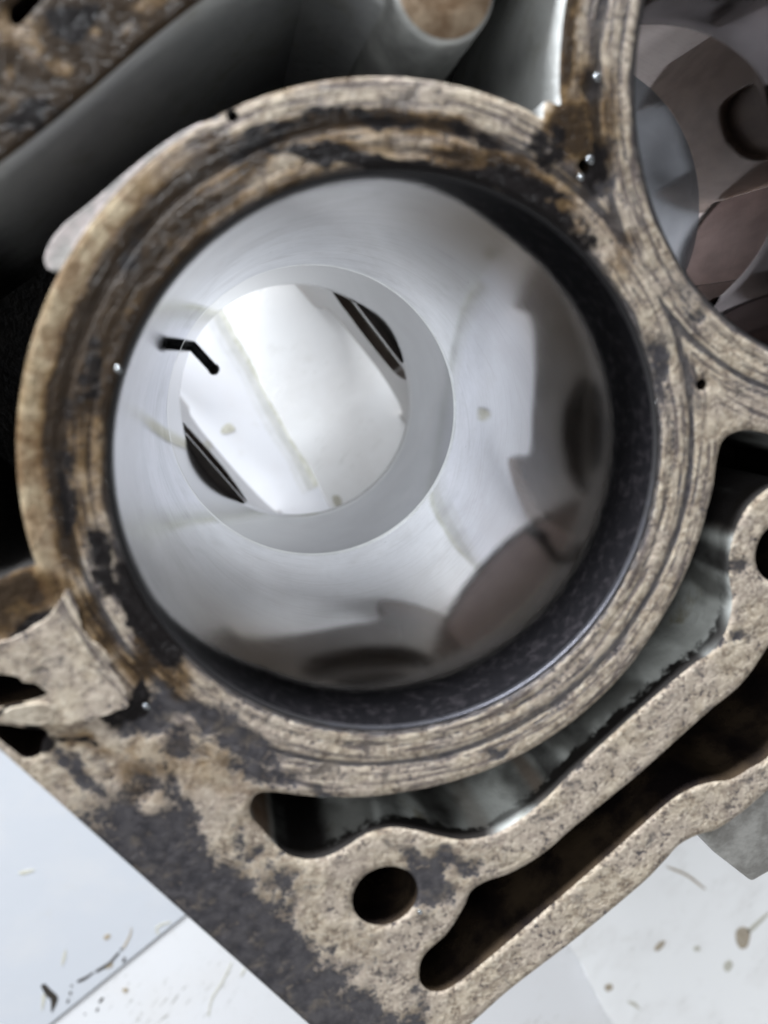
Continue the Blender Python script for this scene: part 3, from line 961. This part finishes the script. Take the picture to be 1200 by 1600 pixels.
for nm, lp, zz in (("bolt_hole", bolt1, -0.7), ("bolt_hole", bolt2, -0.7), ("oil_hole", oilhole, -0.3), ("dowel_hole", pin1, -0.08), ("pin_hole", pin2, -0.06), ("corner_recess", n1, -0.12), ("corner_recess", n2, -0.12), ("rail_recess", railvoid, -0.25)):
    wall(nm, ccw(lp), EZ, zz, M_OIL, block, rings=3, flip=True)
    plate("hole_floor", lp, [], zz, zz - 0.01, M_OIL, block)

# rust streak and glints in the gallery
rp = P([(1003, 1262), (1030, 1238), (1062, 1222), (1085, 1220), (1100, 1224), (1080, 1234), (1045, 1254), (1015, 1278)], -0.06)
plate("rust_ledge", spline(rp, 0.01), [], -0.06, -0.13, M_RUST, block)

# ---- bores
for c in (C1, C2):
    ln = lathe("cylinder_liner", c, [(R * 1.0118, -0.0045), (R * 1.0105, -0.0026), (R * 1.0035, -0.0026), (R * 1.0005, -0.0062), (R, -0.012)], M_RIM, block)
    zs = np.linspace(-0.012, -1.0049, 40)
    lathe("honed_wall", c, [(R, z) for z in zs], M_BORE, ln)
    lathe("foot_land", c, [(R, -1.0049), (R, -1.033)] if c is C2 else [(R, -1.0049), (R * 1.0007, -1.0062), (R, -1.0075), (R, -1.020), (R, -1.0305), (R * 1.0005, -1.0318), (R * 0.9998, -1.033)], M_CHAM if c is C1 else M_LOWER, ln)
    lathe("lower_bore", c, [(R * 0.9998, -1.033)] + [(R * 0.9998, z) for z in np.linspace(-1.1, ZR + 0.006, 8)] + [(R * 1.006, ZR)], M_LOWER, ln)
    lathe("liner_sleeve", c, [(R * 1.0118, -0.0045), (R * 1.0118, -0.6), (R * 1.0118, ZR)], M_CAST, ln)

# ---- crankcase below
roof = plate("crankcase_roof", dense(np.concatenate([AB(A0 + 0.02, BHI - 0.02), AB(A1 - 0.02, BHI - 0.02), AB(A1 - 0.02, BLO + 0.05), AB(A0 + 0.02, BLO + 0.05)]), 0.2),
             [circle(C1, R * 1.0125, 128), circle(C2, R * 1.0125, 128)], ZR + 0.03, ZR - 0.0005, M_ROOF, block)


def web_plate(name, a_of_b, thick, outline, windows, mat):
    """bulkhead plate standing across the crank axis; outline and windows are loops in (b, z)"""
    outer2 = ccw(np.array(outline))
    wins = [ccw(np.array(w)) for w in windows]
    Vw, Tw = triangulate(outer2, wins)
    n = len(Vw)
    ve, fa = [], []
    for off in (0.0, thick):
        for (b, z) in Vw:
            ve.append(W(AB(a_of_b(b) + off, b)[0], z))
    fa += [tuple(t) for t in Tw] + [tuple(t[::-1] + n) for t in Tw]
    ed = {(t[i], t[(i + 1) % 3]) for t in Tw for i in range(3)}
    fa += [(a, b, b + n, a + n) for (a, b) in ed if (b, a) not in ed]
    o = link(name, ve, fa, mat, block, smooth=False)
    bm = bmesh.new(); bm.from_mesh(o.data)
    bmesh.ops.recalc_face_normals(bm, faces=bm.faces)
    bm.to_mesh(o.data); bm.free()
    return o


def ovalwin(bc, zc, rb, rz, n=40):
    t = np.arange(n) / n * 2 * np.pi
    return np.stack([bc + rb * np.sign(np.cos(t)) * np.abs(np.cos(t)) ** 0.75, zc + rz * np.sign(np.sin(t)) * np.abs(np.sin(t)) ** 0.75], 1)


winR = spline(np.array([(0.66, -1.66), (0.64, -1.78), (0.45, -1.84), (0.25, -1.85), (0.09, -1.86), (-0.28, -1.85), (-0.44, -1.82), (-0.50, -1.72), (-0.45, -1.635), (0.0, -1.62), (0.5, -1.62)]), 0.02)
winL = spline(np.array([(0.60, -1.62), (0.62, -1.68), (0.45, -1.78), (0.0, -1.82), (-0.22, -1.78), (-0.39, -1.69), (-0.42, -1.62), (-0.2, -1.605), (0.2, -1.605)]), 0.02)
FOOT = np.concatenate([np.array([(-2.0, -2.585), (-1.16, -2.575), (-1.10, -2.40)]),
                       spline(np.array([(-1.06, -2.36), (-0.82, -2.22), (-0.40, -2.12), (0.0, -2.12), (0.28, -2.15), (0.44, -2.24)]), 0.03, False),
                       np.array([(0.49, -2.46), (0.56, -2.49), (1.06, -2.53), (2.0, -2.585), (2.0, ZR - 0.001), (-2.0, ZR - 0.001)])])
fa_r = lambda b: 0.945 - 0.03 * b
fa_l = lambda b: -0.92 - 0.01 * b
web_plate("main_bearing_web", fa_r, 0.10, FOOT, [winR], M_WEB)
web_plate("main_bearing_web", lambda b: fa_r(b) + 0.30, 0.10, FOOT, [winR], M_WEB)
web_plate("main_bearing_web", lambda b: fa_l(b) - 0.12, 0.12, FOOT, [winL], M_WEB)
web_plate("main_bearing_web", lambda b: 3.20, 0.35, FOOT, [], M_WEB)
box = lambda b0, b1, z0, z1: np.array([(b0, z1), (b1, z1), (b1, z0), (b0, z0)], float)
for a0, a1 in ((fa_r(0) + 0.13, fa_r(0) + 0.28), (fa_l(0) - 0.30, fa_l(0) - 0.16)):
    web_plate("web_lining", lambda b, a0=a0: a0, a1 - a0, box(-0.9, 0.9, ZR - 0.004, -2.0), [], M_LINING)
# upper skirt between the webs on the rail side
for a0, a1 in ((-0.91, 0.90), (1.36, 3.19)):
    skl = AB(np.array([a0, a1, a1, a0]), np.array([1.22, 1.22, 1.34, 1.34]))
    sk = plate("crankcase_skirt", skl, [], ZR - 0.002, -2.24, M_SKIRT, block, bevel=0.0008)
    plate("skirt_lip", AB(np.array([a0, a1, a1, a0]), np.array([1.20, 1.20, 1.35, 1.35])), [], -2.241, -2.285, M_SLUDGE, sk)

# ---- oil squirter below the bore
def tube(name, pts, r, mat, parent, n=16):
    pts = [Vector(p) for p in pts]
    V, Fc = [], []
    for i, p in enumerate(pts):
        d_ = (pts[min(i + 1, len(pts) - 1)] - pts[max(i - 1, 0)]).normalized()
        s = d_.orthogonal().normalized()
        u = d_.cross(s)
        rad = r[i] if isinstance(r, (list, tuple)) else r
        for k_ in range(n):
            t = 2 * math.pi * k_ / n
            V.append(p + (s * math.cos(t) + u * math.sin(t)) * rad)
    for i in range(len(pts) - 1):
        for k_ in range(n):
            k2 = (k_ + 1) % n
            Fc.append((i * n + k_, i * n + k2, (i + 1) * n + k2, (i + 1) * n + k_))
    Fc.append(tuple(range(n))[::-1])
    Fc.append(tuple(range((len(pts) - 1) * n, len(pts) * n)))
    return link(name, V, Fc, mat, parent)


zj = -1.615
pa, pb = P([(300, 540)], zj)[0], P([(334, 577)], zj)[0]
dj = (pb - pa) / np.hypot(*(pb - pa))
jet = tube("oil_squirter", [W(pa - dj * 0.30, zj), W(pa, zj), W(pb, zj)], 0.0019, M_BLACK, block)
tube("squirter_tip", [W(pb, zj + 0.022), W(pb, zj + 0.021), W(pb, zj - 0.10)], [0.0017, 0.0021, 0.0021], M_BLACK, jet)
tube("squirter_bore", [W(pb, zj + 0.0235), W(pb, zj + 0.0225)], 0.0013, M_OIL, jet)

# ---- bolt boss, lug, side flange
bc = P([(697, -28)])[0]
def bossprof(c, r, zt):
    return [(0.0006, zt), (r * 0.30, zt), (r * 0.9, zt - 0.0005), (r * 0.97, zt - 0.003), (r, zt - 0.01), (r * 1.03, -0.1), (r * 1.10, -0.3), (r * 1.2, ZF)]
boss = lathe("bolt_boss", bc, bossprof(bc, 0.068, -0.004), M_CAST, block, n=64)
lathe("boss_face", bc, [(0.0004, -0.0015), (0.03, -0.0015), (0.058, -0.0018), (0.063, -0.004)], simple("oily_boss_face", (0.16, 0.10, 0.055), (0.33, 0.25, 0.17), 260, 0.4), boss, n=64)
# web that ties the boss to the rail
nb = AB(np.array([0.93, 1.17, 1.22, 0.86]), np.array([1.17, 1.17, 1.56, 1.56]))
nb = np.array([bc - EA * 0.052, bc + EA * 0.052, bc + EA * 0.085 + EB * 0.16, bc - EA * 0.10 + EB * 0.16])
plate("boss_web", nb, [], -0.05, ZF, M_RAIL, block, bevel=0.001)

lugpx = [(322, 190), (285, 205), (240, 235), (190, 275), (140, 318), (100, 350), (78, 378), (69, 402), (74, 420), (92, 422), (118, 400), (170, 370), (240, 310), (300, 250), (330, 215)]
lug = plate("machined_lug", spline(P(lugpx, -0.012), 0.008), [], -0.012, -0.5, M_LUG, block, bevel=0.0006)
flpx = [(1104, 1316), (1118, 1334), (1176, 1379), (1205, 1362), (1290, 1300), (1290, 1190), (1205, 1232), (1150, 1262)]
plate("side_flange", P(flpx, -0.10), [], -0.10, -0.55, M_FLANGE, block, bevel=0.0008)
flake = spline(P([(38, 985), (72, 966), (92, 948), (104, 926), (117, 940), (131, 985), (150, 1010), (178, 1045), (194, 1075), (197, 1100), (172, 1116), (150, 1122), (120, 1132), (82, 1130), (66, 1112), (76, 1092), (60, 1072), (10, 1056), (-30, 1046), (-14, 1010), (10, 1002)], 0.005), 0.006)
fc = flake.mean(0)
flake = flake + (flake - fc) / np.hypot(*(flake - fc).T)[:, None] * ((fbm(flake, 40, 3, 77) - 0.5) * 0.022)[:, None]
plate("gasket_flake", flake, [], 0.0036, 0.0003, M_DECK, block, bevel=0.0001)
plate("gasket_flap", spline(P([(6, 1112), (30, 1104), (70, 1100), (84, 1112), (78, 1130), (40, 1132), (8, 1124)], 0.004), 0.008), [], 0.004, 0.0002, M_CRUST, block)

# ------------------------------------------------------------------ wet beads on the deck
def bead(x, y, rad, label, z=0.0):
    c = P([(x, y)], z)[0]
    bm = bmesh.new()
    rad *= 0.55
    bmesh.ops.create_icosphere(bm, subdivisions=3, radius=rad)
    for v in bm.verts:
        v.co.z *= 0.55
        v.co *= 1 + 0.22 * math.sin(v.co.y * 2600 + x) * math.cos(v.co.x * 2100 + y)
    me = bpy.data.meshes.new("wet_bead")
    bm.to_mesh(me); bm.free()
    me.materials.append(M_BEAD)
    me.polygons.foreach_set('use_smooth', [True] * len(me.polygons))
    o = bpy.data.objects.new("wet_bead", me)
    COL.objects.link(o)
    x_, y_, z_ = W(c, z)
    o.location = (x_, y_, z_ + rad * 0.35)
    tag(o, label, "droplet", "wet beads on the deck face")


bead(922, 250, 0.0011, "silvery wet bead in the dark patch where the two barrels meet")
bead(907, 277, 0.0008, "small pale bead just below the silvery one between the barrels")
bead(185, 577, 0.0009, "tiny pale bead on the left rim of the large bore")
bead(229, 1104, 0.0009, "bright bead on the dark smear at lower left of the bore")
bead(655, 1424, 0.0009, "bead standing in for the white glint on the lip of the bolt hole")  # added bead in place of a highlight on the hole's edge
bead(933, 120, 0.0011, "grey bead near the top of the rib between the bores")
